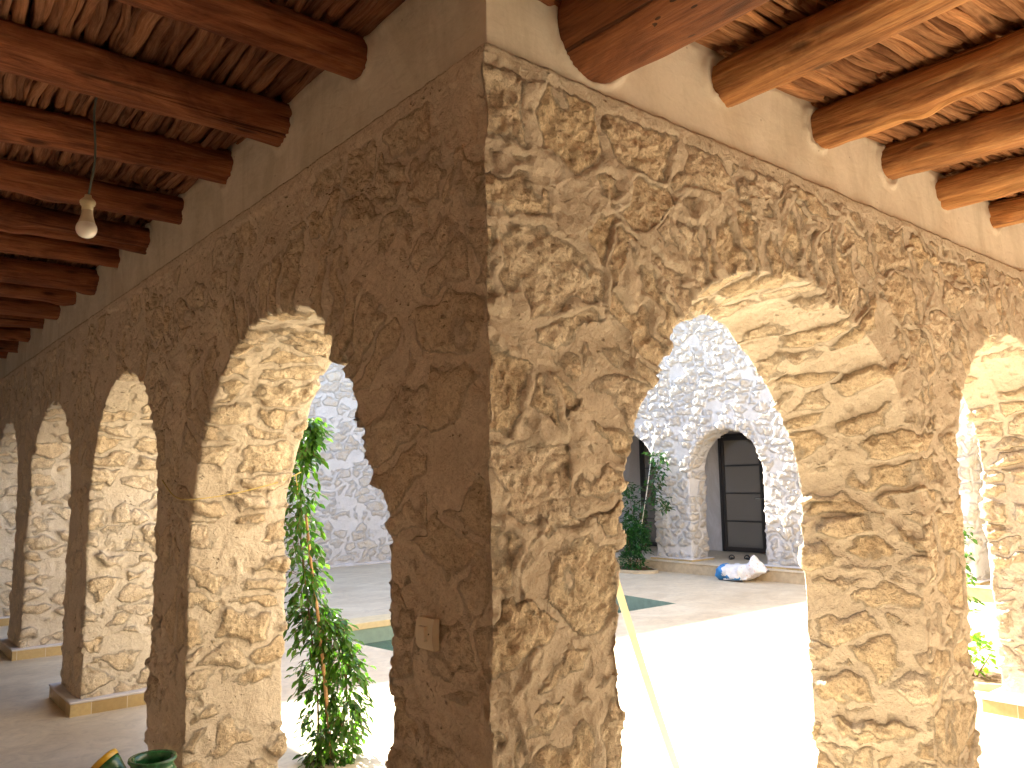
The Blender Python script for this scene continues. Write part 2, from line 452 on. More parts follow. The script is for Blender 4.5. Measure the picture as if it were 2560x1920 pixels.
def rubble(P, N, style):
    """displace P along N; returns P, stone mask, rnd"""
    n = len(P)
    w1 = np.stack([vnoise(P * 5.5, 11), vnoise(P * 5.5, 12), vnoise(P * 5.5, 13)], 1)
    w2 = np.stack([vnoise(P * 15, 14), vnoise(P * 15, 15), vnoise(P * 15, 16)], 1)
    wp = P + .045 * w1 + .020 * w2
    big = fbm(P * 2.1, 2, 21)
    nf = fbm(P * 6.5, 3, 31)
    f1 = fbm(P * 24, 3, 41); rd = fbm(P * 30, 3, 51, .65, True); f0 = fbm(P * 11, 3, 45, .55, True)
    if style == 'main':
        face_l = (N[:, 0] < -.7) & (P[:, 0] < .1)     # side facing the left gallery
        near_r = (N[:, 1] < -.7) & (P[:, 1] < .1)     # side facing the right gallery
        jamb = ~face_l & ~near_r
        e, rid, c1 = voro(wp / np.array([.27, .27, .19]), 1)
        d = e * .21
        ir = np.where(near_r)[0]
        e2, r2, _ = voro(wp[ir] / np.array([.35, .35, .235]), 1); d[ir] = e2 * .27; rid[ir] = r2
        idx = np.where(jamb)[0]
        if len(idx):
            e2, r2, _ = voro(wp[idx] / np.array([.27, .27, .125]), 5)
            d[idx] = e2 * .155; rid[idx] = r2
        # stones standing round the arches
        for ax, cu, cz, R in RINGS:
            on = (P[:, 0] < .6) & (P[:, 1] > .3) if ax == 0 else (P[:, 1] < .6) & (P[:, 0] > .3)
            U = wp[:, 1 - ax] - cu; Z = wp[:, 2] - cz; rr = np.hypot(U, Z) - R
            rm = .30 + .05 * nf
            sel = np.where(on & (Z > .05) & (rr > -.25) & (rr < rm) & (np.abs(U) < R + .3))[0]
            if not len(sel): continue
            th = np.arctan2(U[sel], Z[sel]) * (R + .1)
            Q = np.stack([th / .14, wp[sel, ax] / .34, rr[sel] / .50 + .42], 1)
            e3, r3, _ = voro(Q, 30 + int(cu * 10), .6)
            d[sel] = np.minimum(e3 * .16, np.abs(rm[sel] - rr[sel])); rid[sel] = r3
        # trowelled mortar bands that wander over the stones
        bn = vnoise(P * np.array([2.6, 2.6, 1.9]) + .35 * w1, 62); bn2 = vnoise(P * np.array([2.9, 2.9, 2.4]) + .35 * w1 + 9.1, 63)
        band = np.maximum(np.exp(-(bn / .085) ** 2), np.exp(-(bn2 / .07) ** 2)) * sstep(-.1, .3, vnoise(P * 2.2, 64))
        d = d + .007 * f1 + .006 * w2[:, 0] - np.where(near_r, .026, np.where(jamb, .008, .018)) * band
        thr = np.where(near_r, .017, np.where(jamb, .015, .013)) + .016 * nf
        mask = sstep(-.012, .018, d - thr)
        wide = sstep(-.002, .055, d)
        bury = np.where(near_r, .08, np.where(jamb, .17, .24))
        keep = (rid * 7.31 % 1 > bury)
        mask = mask * keep * sstep(-.6, -.25, nf + .1)
        top = np.where(near_r | face_l, sstep(2.80, 2.77, P[:, 2] + .022 * nf + .012 * f1), sstep(2.835, 2.80, P[:, 2]))
        mask = mask * top; wide = wide * top * keep
        r2_ = rid * 13.7 % 1
        off = wide * (r2_ - .12) * np.where(jamb, .044, np.where(near_r, .020, .016)) + wide * np.where(jamb, .008, .004)
        rough = np.where(near_r, 1.15, np.where(jamb, .72, .75)) * (.35 + .65 * mask)
        fx = fbm(P * 62, 2, 47, .6, True)
        f2 = fbm(P * 33, 4, 48, .68); f3 = fbm(P * np.array([9., 9., 12.]), 4, 49, .6)
        tex = .006 * f1 + .0022 * rd + .0125 * f2 + np.where(near_r, .0075, .012) * f3 + .0030 * fx
        ribw = np.exp(-(d / .022) ** 2) * sstep(-.75, -.1, vnoise(P * 4.1, 61))
        rib = np.maximum(ribw * .9, band) * np.where(near_r, .023, .004) * (1 - mask)
        rib = rib * (1 + .25 * fbm(P * 22, 2, 72))
        hgt = off + rough * tex * np.maximum(mask, .0) + (1 - mask) * (.0045 * fbm(P * 14, 3, 71) + .004 * f1 * sstep(-.2, .5, nf)) + rib + .016 * big
        # crevices and crumbled holes, in clusters
        cv = fbm(P * np.array([8., 8., 13.]) + .3 * w2, 3, 85, .6, True)
        clus = sstep(.0, .45, vnoise(P * 3.3, 86) + .3 * nf)
        hgt -= .018 * sstep(.30, .62, cv) * clus * np.where(face_l, 1.0, np.where(jamb, .35, .4)) * (.4 + .6 * mask)
        hole = sstep(.35, .6, vnoise(P * 19, 83)) * sstep(.1, .4, vnoise(P * 5, 84))
        hgt -= np.where(near_r, .007, .012) * hole
        hgt += .0012 * fx * (1 - mask)
        ledge = (1 - top) * (near_r | face_l); hgt = hgt * (1 - .75 * ledge) + ledge * (.010 + .003 * f1)
    else:
        e, rid, c1 = voro(wp / (np.array([.27, .27, .14]) if style == 'far' else np.array([.36, .36, .17])), 3)
        d = e * .17 + .010 * f1
        thr = .008 + .016 * nf
        mask = sstep(-.012, .03, d - thr) * (rid * 5.7 % 1 > .12)
        hgt = mask * (.014 + .030 * (rid - .5) + .018 * f1 + .014 * rd) + (1 - mask) * .004 * f1 + .015 * big
        if style == 'flat': hgt *= .28
    fc = np.zeros(n) if style != 'main' else np.where(near_r, 1.0, np.where(face_l, .5, 0.0))  # facing value; the stone material paints lit and dimmer mortar tones from it
    Pn = P + N * hgt[:, None]
    if style == 'main':           # worn, uneven vertical corner
        zz = np.stack([P[:, 2] * 0, P[:, 2] * 0, P[:, 2]], 1)
        w = np.exp(-((np.abs(P[:, 0]) + np.abs(P[:, 1])) / .075) ** 2) * (P[:, 2] < 2.82)
        k_ = .010 + .016 * vnoise(zz * 5.2, 101) + .011 * vnoise(zz * 13, 102) + .006 * vnoise(P * 40, 103)
        Pn[:, 0] += w * k_; Pn[:, 1] += w * (k_ + .010 * vnoise(zz * 8, 104))
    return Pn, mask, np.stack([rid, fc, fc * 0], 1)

def merge(parts):
    V = []; F = []; A = []; B = []; o = 0
    for P, Q, m, r in parts:
        V.append(P); F.append(Q + o); A.append(m); B.append(r); o += len(P)
    return np.concatenate(V), np.concatenate(F), np.concatenate(A), np.concatenate(B)

HS = 2.84                       # top of the stonework
# arches of the left arcade (y, z) and the right arcade (x, z)
O1 = [(.50, -.04), (.529, .69), (.475, .79), (.48, .82), (.516, .87), (.462, .92), (.50, .95), (.476, 1.02), (.483, 1.08), (.449, 1.16), (.443, 1.21), (.478, 1.30),
      (.45, 1.36), (.424, 1.43), (.435, 1.456), (.49, 1.47), (.50, 1.51), (.542, 1.564), (.607, 1.563), (.622, 1.607), (.628, 1.665), (.672, 1.707),
      (.663, 1.741), (.718, 1.754), (.73, 1.811), (.772, 1.866), (.79, 1.94), (.80, 1.99), (.82, 2.018), (.931, 2.044), (.95, 2.11), (.986, 2.135),
      (.999, 2.184), (1.055, 2.208), (1.09, 2.25), (1.27, 2.29), (1.5, 2.31), (1.76, 2.28), (1.95, 2.20), (2.09, 2.10), (2.22, 1.95), (2.32, 1.80), (2.40, 1.6), (2.45, 1.42), (2.47, 1.1), (2.46, .5), (2.47, -.04)]
O1B = [(.50, -.04), (.50, 1.4), (.6, 1.62), (.75, 1.9), (.95, 2.12), (1.2, 2.27), (1.5, 2.31), (1.8, 2.26), (2.05, 2.1), (2.3, 1.8), (2.42, 1.5), (2.46, 1.1), (2.46, -.04)]
A1 = [(.49, -.04), (.505, .684), (.48, .73), (.51, .79), (.525, .86), (.46, .95), (.47, 1.07), (.483, 1.14), (.486, 1.33), (.541, 1.376), (.48, 1.444),
      (.53, 1.485), (.50, 1.54), (.598, 1.66), (.597, 1.754), (.70, 1.89), (.762, 1.99), (.817, 2.096), (1.01, 2.26), (1.25, 2.355), (1.58, 2.40), (1.80, 2.38),
      (1.96, 2.32), (2.2, 2.22), (2.36, 2.12), (2.50, 1.96), (2.60, 1.80), (2.66, 1.55), (2.64, 1.2), (2.60, .9), (2.60, -.04)]
A1B = [(.52, -.04), (.52, 1.3), (.6, 1.6), (.8, 1.93), (1.1, 2.2), (1.44, 2.28), (1.64, 2.33), (1.82, 2.29), (2.03, 2.14), (2.18, 1.99), (2.36, 1.75), (2.42, 1.5), (2.41, 1.2), (2.41, .9), (2.42, .5), (2.42, -.04)]
def build_arcades():
    NR = .0066
    # near part of both arms, remeshed together so that the corner is one surface
    aL = [(resamp(O1, 110), resamp(O1B, 110)), (arch(3.06, 4.64, 1.5, 2.31), arch(3.08, 4.68, 1.5, 2.3))]
    fo = outline(0, 4.95, HS, [a[0] for a in aL]); bo = outline(0, 4.95, HS, [a[1] for a in aL])
    V1, F1 = extrude(fo, bo, 0, 0.0, .5)
    aR = [(resamp(A1, 100), resamp(A1B, 100)), (arch(3.07, 4.85, 1.55, 2.40), arch(3.1, 4.80, 1.5, 2.34))]
    fo = outline(0, 5.35, HS, [a[0] for a in aR]); bo = outline(0, 5.35, HS, [a[1] for a in aR])
    V2, F2 = extrude(fo, bo, 1, 0.0, .5)
    V = V1 + V2; F = F1 + [tuple(i + len(V1) for i in f) for f in F2]
    P, N, Q = voxel(V, F, NR)
    c = P[Q].mean(1)
    P, mk, rn = rubble(P, N, 'main')
    out = []
    for side in (0, 1):
        sel = (c[:, 1] >= c[:, 0]) if side == 0 else (c[:, 1] < c[:, 0])
        q = Q[sel]; u, inv = np.unique(q, return_inverse=True)
        out.append([(P[u], inv.reshape(-1, 4), mk[u], rn[u])])
    # far part of the left arm
    ar = [arch(5.25, 7.06, 1.45, 2.30), arch(7.68, 9.35, 1.45, 2.30), arch(9.98, 11.6, 1.45, 2.30)]
    o = outline(4.95, 12.5, HS, ar); Vf, Ff = extrude(o, o, 0, 0.0, .5)
    Pf, Nf, Qf = voxel(Vf, Ff, .017); Pf, m_, r_ = rubble(Pf, Nf, 'main'); out[0].append((Pf, Qf, m_, r_))
    ar = [arch(5.45, 7.1, 1.5, 2.38), arch(7.75, 9.3, 1.5, 2.38)]
    o = outline(5.35, 9.95, HS, ar); Vf, Ff = extrude(o, o, 1, 0.0, .5)
    Pf, Nf, Qf = voxel(Vf, Ff, .03); Pf, m_, r_ = rubble(Pf, Nf, 'main'); out[1].append((Pf, Qf, m_, r_))
    return out

lp, rp = build_arcades()
def arcade_thing(parts, label, loc):
    t = empty('arcade_wall', loc, label, 'wall')
    V, F, m_, r_ = merge(parts)
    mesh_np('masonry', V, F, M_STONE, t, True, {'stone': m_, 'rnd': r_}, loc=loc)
    return t
T_LEFT = arcade_thing(lp, 'shaded rubble stone arcade left of the corner edge, carrying the light switch', (0, 0, 0))
T_RIGHT = arcade_thing(rp, 'brighter tan rubble stone arcade right of the corner edge, with raised mortar ribbons', (.5, 0, 0))

def block(name, mat, parent, a, b, vsz, amp, sc=1.5, keep=None):
    mb = MB(); mb.box(a, b); P, N, Q = voxel(np.concatenate(mb.v), [tuple(f) for f in mb.f], vsz)
    P = P + N * (amp * fbm(P * sc, 3, 91))[:, None]
    return mesh_np(name, P, Q, mat, parent, True, loc=tuple(parent.location) if parent else None)
LY = [.80, 1.50, 2.20, 2.90, 3.56, 4.24, 4.91, 5.60, 6.25, 6.98, 7.70, 8.4, 9.1, 9.8, 10.5, 11.2, 11.9]
LR = [.078, .092, .080, .077, .088, .075, .090, .075, .085, .08, .08, .08, .08, .08, .08, .08, .08]
RX = [1.20, 1.93, 2.62, 3.29, 4.00, 4.70, 5.4, 6.1, 6.8, 7.5, 8.2, 8.9, 9.6]
RR = [.088, .092, .096, .085, .085, .08, .08, .08, .08, .08, .08, .08, .08]
# plaster above the stonework: remeshed as one L, then split at the mitre
def plaster_bands():
    mb = MB(); mb.box((.024, .024, 2.80), (.476, 12.46, 3.8)); mb.box((.024, .024, 2.80), (9.93, .476, 3.8))
    P, N, Q = voxel(np.concatenate(mb.v), [tuple(f) for f in mb.f], .0135)
    c = P[Q].mean(1)
    hh = .007 * fbm(P * 2.2, 4, 91) + .002 * fbm(P * 12, 2, 92)
    # rough plaster lip pushed up round every beam end and along the branches
    for ax, LQ in ((0, [(u, 3.225 - r, r) for u, r in zip(LY, LR)]), (1, [(u, 3.225 - r, r) for u, r in zip(RX, RR)] + [(.475, 3.055, .168)])):
        on = (P[:, ax] < .1)
        for u, z, r in LQ:
            dd = np.hypot(P[:, 1 - ax] - u, P[:, 2] - z) - r
            hh += on * .016 * np.exp(-((dd - .004) / .013) ** 2) * (.75 + .6 * vnoise(P * 30, 93))
    hh += .008 * np.exp(-((P[:, 2] - 3.205) / .014) ** 2) * (.6 + .8 * vnoise(P * 28, 94))
    P = P + N * hh[:, None]
    for side, t in ((0, T_LEFT), (1, T_RIGHT)):
        sel = (c[:, 1] >= c[:, 0]) if side == 0 else (c[:, 1] < c[:, 0])
        u, inv = np.unique(Q[sel], return_inverse=True)
        mesh_np('plaster_band', P[u], inv.reshape(-1, 4), M_PLASTER, t, True, loc=tuple(t.location))
plaster_bands()

def plinth(parent, a, b, h=.10):
    """low base: tiled sides, a white mortar top with a worn edge"""
    mb = MB(); mb.bbox((a[0], a[1], -.02), (b[0], b[1], h - .018), .004, 0)
    o = mb.build('plinth', [M_TILE], parent, False, loc=tuple(parent.location))
    mb = MB(); mb.bbox((a[0] - .006, a[1] - .006, h - .018), (b[0] + .006, b[1] + .006, h), .006, 0)
    c = mb.build('plinth_top', [M_WHITE], o, True, loc=(0, 0, 0)); c.location = (0, 0, 0)
    c.data.transform(Matrix.Translation(-parent.location))
for y0, y1 in ((4.68, 5.21), (7.10, 7.64), (9.39, 9.94), (11.64, 12.4)):
    plinth(T_LEFT, (-.07, y0 - .09), (.58, y1 + .09))
for x0, x1 in ((4.82, 5.42), (7.14, 7.71), (9.34, 9.9)):
    plinth(T_RIGHT, (x0 - .26, -.09), (x1 + .09, .54))

# ------------------------------------------------------------------ far sides of the courtyard
def far_arcade():
    t = empty('arcade_wall', (9.95, 0, .18), 'whitewashed rubble stone arcade across the courtyard, its arch framing the black door', 'wall')
    ar = [arch(1.2, 2.58, 1.75, 2.4), arch(3.35, 4.85, 1.75, 2.4), arch(5.64, 7.10, 1.68, 2.42), arch(7.88, 9.35, 1.70, 2.45), arch(10.1, 11.6, 1.7, 2.4)]
    ar = [[(p[0], p[1]) for p in a] for a in ar]
    o = outline(.5, 12.5, 4.7, ar); V, F = extrude(o, o, 0, 9.95, 10.4)
    P, N, Q = voxel(V, F, .022); P, m_, r_ = rubble(P, N, 'far')
    mesh_np('masonry', P, Q, M_STONE_W, t, True, {'stone': m_, 'rnd': r_}, loc=(9.95, 0, .18))
    for y0, y1 in ((2.58, 3.35), (4.85, 5.64), (7.10, 7.88), (9.35, 10.1)):
        plinth(t, (9.86, y0 - .07), (10.47, y1 + .07), .225)
    return t
T_FAR = far_arcade()
t = empty('boundary_wall', (4.5, 12.5, 0), 'plain whitewashed stone wall at the far left side of the courtyard, all in shade', 'wall')
mb = MB(); mb.box((.5, 12.5, -.04), (9.95, 12.9, 4.42))
P, N, Q = voxel(np.concatenate(mb.v), [tuple(f) for f in mb.f], .03); P, m_, r_ = rubble(P, N, 'flat')
mesh_np('masonry', P, Q, M_STONE_W, t, True, {'stone': m_, 'rnd': r_}, loc=(4.5, 12.5, 0))
mb = MB(); mb.bbox((.55, 12.455, 0), (9.6, 12.53, .05), .01); mb.build('skirting', [M_WHITE], t, loc=(4.5, 12.5, 0))

# outer walls of the galleries, behind and beside the camera
def wall(name, a, b, mat, label):
    mb = MB(); mb.box(a, b); o = mb.build(name, [mat], loc=((a[0]+b[0])/2, (a[1]+b[1])/2, a[2])); tag(o, label, 'wall'); return o
T_BL = wall('gallery_wall', (-3.1, -3.1, 0), (-2.9, 12.9, 3.36), M_CREAM, 'cream plaster back wall of the left gallery')
T_BR = wall('gallery_wall', (-2.9, -3.1, 0), (12.2, -2.9, 3.36), M_CREAM, 'cream plaster back wall of the right gallery')
wall('gallery_wall', (-2.9, 12.5, 0), (.5, 12.9, 3.8), M_CREAM, 'cream plaster end wall closing the left gallery')
T_BACK = wall('gallery_wall', (12.0, -2.9, 0), (12.2, 12.9, 3.2), M_WHITE, 'smooth white plaster wall holding the black glazed doors behind the far arches')

wall('gallery_wall', (9.96, 12.52, 0), (11.98, 12.9, 4.4), M_WHITE, 'white plaster end wall of the gallery behind the far arches')

# roofs
def slab(a, b, mat, par):
    mb = MB(); mb.box(a, b); l_ = ((a[0]+b[0])/2, (a[1]+b[1])/2, a[2]); mb.build('roof', [mat], par, loc=l_)
slab((-3.1, -3.1, 3.315), (.10, 12.9, 3.6), M_MUD, T_BL)
slab((.102, -3.1, 3.315), (12.2, .10, 3.6), M_MUD, T_BR)
slab((10.38, .5, 3.2), (12.2, 12.5, 3.4), M_WHITE, T_BACK)

# ------------------------------------------------------------------ ground
POOL = [(2.72, 4.98), (2.66, 5.45), (2.72, 6.0), (2.95, 6.50), (7.1, 6.50), (6.93, 5.02)]
def ground():
    bm = bmesh.new()
    o = [(-60, -60), (60, -60), (60, 60), (-60, 60)]
    vo = [bm.verts.new((x, y, 0)) for x, y in o]; vi = [bm.verts.new((x, y, 0)) for x, y in POOL]
    eo = [bm.edges.new((vo[i], vo[(i + 1) % 4])) for i in range(4)]
    ei = [bm.edges.new((vi[i], vi[(i + 1) % len(vi)])) for i in range(len(vi))]
    bmesh.ops.triangle_fill(bm, use_beauty=True, edges=eo + ei)
    for f in bm.faces:
        if f.normal.z < 0: f.normal_flip()
    me = bpy.data.meshes.new('courtyard_floor'); bm.to_mesh(me); bm.free(); me.materials.append(M_FLOOR)
    o = bpy.data.objects.new('courtyard_floor', me); COL.objects.link(o); tag(o, kind='structure')
    # basin
    n = len(POOL); V = [(x, y, -.0005) for x, y in POOL] + [(x, y, -1.2) for x, y in POOL]
    F = [(i, n + i, n + (i + 1) % n, (i + 1) % n) for i in range(n)] + [tuple(range(2 * n - 1, n - 1, -1))]
    tag(mesh_np('pool_basin', np.array(V), F, M_POOL, smooth=False), kind='structure')
    tag(mesh_np('pool_water', np.array([(x, y, -.22) for x, y in POOL]), [tuple(range(n))], M_WATER, smooth=False), kind='structure')
    mb = MB(); mb.bbox((2.95, 6.485, -.06), (7.5, 6.86, .012), .006); mb.build('pool_coping', [M_COPING])
    tag(bpy.data.objects['pool_coping'], kind='structure')
    mb = MB(); mb.bbox((9.68, .52, -.02), (12.0, 12.5, .166), .01, 0); mb.bbox((9.665, .52, .166), (12.0, 12.5, .18), .004, 1)
    tag(mb.build('raised_gallery_floor', [M_STEP, M_FLOOR]), kind='structure')
ground()

# ------------------------------------------------------------------ ceiling beams
def log_mesh(L, r, seed, nseg=70, k=26, sag=.01, knots=3, crack=True):
    """log along +x from 0 to L, local coordinates; returns V, F, wc"""
    rng = random.Random(seed)
    x = np.linspace(0, L, nseg)[:, None]; a = np.linspace(0, 2 * np.pi, k, endpoint=False)[None, :]
    X = np.repeat(x, k, 1); A = np.repeat(a, nseg, 0)
    q = np.stack([X.ravel() * .9 + seed * 7.7, np.cos(A).ravel() * .55, np.sin(A).ravel() * .55], 1)
    rough_ = .5 if r > .12 else 1.35
    rr = r * (1 + rough_ * (.15 * fbm(q, 2, seed) + .11 * fbm(q * np.array([2.5, 3, 3]), 3, seed + 5) + .05 * fbm(q * np.array([6, 10, 10]), 2, seed + 6)))
    fa = rng.uniform(-2.4, -.7)                       # hewn flat
    rr = np.minimum(rr, r * 1.08 / np.maximum(np.cos(np.angle(np.exp(1j * (A.ravel() - fa)))), .05) * rng.uniform(.90, .98)) if r < .12 else rr
    for _ in range(knots):
        kx = rng.uniform(.1, L - .2); ka = rng.uniform(-2.6, -.5)
        d = ((X.ravel() - kx) / .07) ** 2 + (np.angle(np.exp(1j * (A.ravel() - ka))) / .5) ** 2
        rr += r * rng.uniform(.14, .28) * rough_ * np.exp(-d)
    if crack:
        ca = rng.uniform(-2.4, -.8) + .25 * vnoise(np.stack([X.ravel() * 1.2, X.ravel() * 0 + seed, X.ravel() * 0], 1), 3)
        d = np.angle(np.exp(1j * (A.ravel() - ca)))
        rr -= r * .16 * rough_ * np.exp(-(d / .13) ** 2) * sstep(-.2, .4, vnoise(np.stack([X.ravel() * 1.6, X.ravel() * 0 + seed + 3, X.ravel() * 0], 1), 4))
    cy = sag * vnoise(np.stack([X.ravel() * .7, X.ravel() * 0 + seed, X.ravel() * 0], 1), 6) * 2
    cz = sag * vnoise(np.stack([X.ravel() * .7, X.ravel() * 0 + seed + 9, X.ravel() * 0], 1), 7) * 1
    V = np.stack([X.ravel(), np.cos(A).ravel() * rr + cy, np.sin(A).ravel() * rr + cz], 1)
    wc = np.stack([X.ravel() + seed * 3.1, np.cos(A).ravel() * r + seed, np.sin(A).ravel() * r], 1)
    F = [(i*k+j, (i+1)*k+j, (i+1)*k+(j+1)%k, i*k+(j+1)%k) for i in range(nseg-1) for j in range(k)]
    F = [f[::-1] for f in F] + [tuple(range(k))[::-1], tuple((nseg-1)*k + j for j in range(k))]
    return V, F, wc
rng = random.Random(5)
def beam(p0, ang, L, r, seed, label, mat=None, **kw):
    V, F, wc = log_mesh(L, r, seed, **kw)
    c, s_ = math.cos(ang), math.sin(ang)
    V2 = np.stack([V[:, 0] * c - V[:, 1] * s_, V[:, 0] * s_ + V[:, 1] * c, V[:, 2]], 1) + np.array(p0)
    rn = np.full(len(V), random.Random(seed).uniform(.35, .85))
    o = mesh_np('roof_beam', V2, F, mat or M_BEAM, None, True, {'wc': wc, 'rnd': rn}, loc=p0)
    return o
ORD = ['', 'second', 'third', 'fourth', 'fifth', 'sixth', 'seventh', 'eighth', 'ninth', 'tenth', 'eleventh', 'twelfth', 'thirteenth', 'fourteenth', 'fifteenth', 'sixteenth', 'seventeenth']
for i, y in enumerate(LY):
    r = LR[i]; zc = 3.225 - r
    o = beam((.10, y, zc), math.pi + rng.uniform(-.012, .012), 3.1, r, 10 + i, '', nseg=130 if i < 5 else 60, k=40, sag=.018)
    lab = 'rough log beam nearest the corner on the left ceiling' if i == 0 else (
        'left ceiling log beam just in front of the hanging bulb cord' if i == 1 else
        '%s log beam from the corner along the left ceiling' % ORD[i])
    tag(o, lab, 'beam', 'log beams under the left gallery ceiling')
for i, y in enumerate((.1, -.6, -1.3, -2.0, -2.7)):      # overhead, in front of the corner
    o = beam((.36, y, 3.225 - .08), math.pi, 3.3, .08, 60 + i, '', nseg=40)
    tag(o, 'log beam over the corner bay, ' + ['closest to the corner edge', 'just in front of the corner edge', 'halfway across the bay', 'above the camera', 'along the back wall'][i], 'beam', 'log beams under the left gallery ceiling')
o = beam((.475, .10, 3.055), -math.pi / 2, 3.05, .168, 40, '', mat=M_TRUNK, nseg=110, k=40, knots=2, sag=.004)
tag(o, 'thickest round trunk beam, the first one right of the corner', 'beam', 'log beams under the right gallery ceiling')
for i, x in enumerate(RX):
    r = RR[i]
    o = beam((x, .10, 3.225 - r), -math.pi / 2 + rng.uniform(-.015, .015), 3.05, r, 80 + i, '', mat=M_BEAM_R, nseg=130 if i < 5 else 40, k=40, sag=.022)
    tag(o, ('slimmer amber beam right next to the thickest trunk' if i == 0 else '%s amber beam to the right of the thick trunk on the right ceiling' % ORD[i]), 'beam', 'log beams under the right gallery ceiling')

# branches laid across the beams (a woven looking layer: one surface per gallery)
def branches(along, edges, lo, hi, seed, skew=0.0, near=lambda u: True):
    """along: 'y' -> sticks run in y between successive beam positions 'edges', packed across x from lo to hi"""
    rg = random.Random(seed); VV = []; FF = []; WC = []; RN = []; n0 = 0
    for bi in range(len(edges) - 1):
        a, b = edges[bi], edges[bi + 1]; L = b - a
        u = lo; dense = near(bi)
        while u < hi:
            r = rg.uniform(.015, .026) if rg.random() < .88 else rg.uniform(.026, .036)
            u += r * rg.uniform(.72, .92)
            ns = 14 if dense else 4; k = 12 if dense else 6
            s0 = a - rg.uniform(.0, .07); s1 = b + rg.uniform(.0, .07)
            sk = skew + rg.uniform(-.035, .035); z = 3.225 + r * .75 + rg.uniform(0, .016)
            sd_ = rg.random() * 100; kx = rg.uniform(-.007, .007)
            ts = np.linspace(0, 1, ns)
            cx = u + sk * (ts - .5) * L + .007 * np.sin(ts * rg.uniform(3, 8) + sd_) + .004 * np.sin(ts * rg.uniform(10, 20) + sd_ * 3) + kx
            cz = z + .007 * np.sin(ts * rg.uniform(3, 9) + sd_ * 2)
            rad = r * (1 + .10 * np.sin(ts * rg.uniform(4, 9) + sd_) + .05 * np.sin(ts * rg.uniform(12, 26) + sd_ * 2)) * (1 - .2 * rg.random() * ts)
            rad[0] *= .8; rad[-1] *= .8
            al = s0 + (s1 - s0) * ts
            A = np.linspace(0, 2 * np.pi, k, endpoint=False)
            lump = 1 + .10 * np.sin(A[None, :] * 2 + sd_ + ts[:, None] * 5) + .06 * np.sin(A[None, :] * 3 + sd_ * 3 + ts[:, None] * 11)
            Y = np.cos(A)[None, :] * rad[:, None] * lump + cx[:, None]; Z = np.sin(A)[None, :] * rad[:, None] * lump + cz[:, None]
            X = np.repeat(al[:, None], k, 1)
            P = np.stack([Y.ravel(), X.ravel(), Z.ravel()], 1) if along == 'y' else np.stack([X.ravel(), Y.ravel(), Z.ravel()], 1)
            F = [(i*k+j, i*k+(j+1)%k, (i+1)*k+(j+1)%k, (i+1)*k+j) for i in range(ns-1) for j in range(k)]
            F += [tuple(range(k)) + (), tuple((ns-1)*k + j for j in range(k))]
            VV.append(P); FF += [[q + n0 for q in f] for f in F]; n0 += len(P)
            WC.append(np.stack([X.ravel() + sd_, (Y - cx[:, None]).ravel() * 1.5 + sd_, (Z - cz[:, None]).ravel() * 1.5], 1)); RN.append(np.full(len(P), rg.random()))
            u += r * rg.uniform(.70, .92) + (rg.random() < .04) * .008
    # upper filling layer seen through the gaps
    for bi in range(len(edges) - 1):
        u = lo + .01
        while u < hi:
            r = .024; a, b = edges[bi] - .03, edges[bi + 1] + .03; A = np.linspace(0, 2 * np.pi, 6, endpoint=False); ts = np.linspace(0, 1, 5)
            cx = u + (skew + rg.uniform(-.02, .02)) * (ts - .5) * (b - a) + .006 * np.sin(ts * 7 + u * 50); al = a + (b - a) * ts
            Y = cx[:, None] + np.cos(A)[None] * r; Z = 3.283 + np.sin(A)[None] * r + 0 * Y; X = np.repeat(al[:, None], 6, 1)
            P = np.stack([Y.ravel(), X.ravel(), Z.ravel()], 1) if along == 'y' else np.stack([X.ravel(), Y.ravel(), Z.ravel()], 1)
            VV.append(P); FF += [[q + n0 for q in (i*6+j, i*6+(j+1)%6, (i+1)*6+(j+1)%6, (i+1)*6+j)] for i in range(4) for j in range(6)]; n0 += len(P)
            WC.append(np.stack([X.ravel() + u, Y.ravel() + u, Z.ravel()], 1)); RN.append(np.full(len(P), rg.uniform(0, .5))); u += .040
    return np.concatenate(VV), FF, np.concatenate(WC), np.concatenate(RN)
V, F, wc, rn = branches('y', [-2.9, -2.0, -1.3, -.6, .1] + LY + [12.5], -2.9, .05, 3, .05, lambda i: 3 <= i < 12)
o = mesh_np('branch_ceiling', V, F, M_BRANCH, None, True, {'wc': wc, 'rnd': rn}, loc=(-1.4, 0, 3.2))
tag(o, 'reddish brown ceiling of packed crooked branches over the left gallery', 'ceiling')
V, F, wc, rn = branches('x', [.475] + RX + [10.4], -2.9, .05, 4, -.10, lambda i: i < 7)
o = mesh_np('branch_ceiling', V, F, M_BRANCH_R, None, True, {'wc': wc, 'rnd': rn}, loc=(5, -1.4, 3.2))
tag(o, 'amber coloured ceiling of packed crooked branches over the right gallery', 'ceiling')
# ------------------------------------------------------------------ fittings
# pendant bulb
bx, by = -.73, 1.55
t = empty('pendant_bulb', (bx, by, 2.5), 'white bulb hanging on a thin grey cord from the left ceiling', 'light bulb')
mb = MB(); pts = [(bx + .012 + .006 * math.sin(i * .9), by + .004 * math.sin(i * 1.7), 3.24 - i * (.55 / 12)) for i in range(13)]
pts[-1] = (bx, by, 2.66); mb.tube(pts, .0042, 8); mb.build('cord', [simple('grey_cord', (.10, .11, .095), .6)], t, True, loc=(bx, by, 2.5))
mb = MB(); mb.lathe([(0.0000, 0.1696), (0.0116, 0.1696), (0.0128, 0.1618), (0.0139, 0.1592), (0.0244, 0.1496), (0.0278, 0.1444), (0.0284, 0.1375), (0.0255, 0.1331), (0.0261, 0.1305), (0.0226, 0.1270), (0.0203, 0.1235), (0.0200, 0.1087), (0.0000, 0.1087)], (bx, by, 2.5), k=28)
mb.build('socket', [simple('ivory_socket', (.50, .42, .27), .4, .4, .05)], t, True, loc=(bx, by, 2.5))
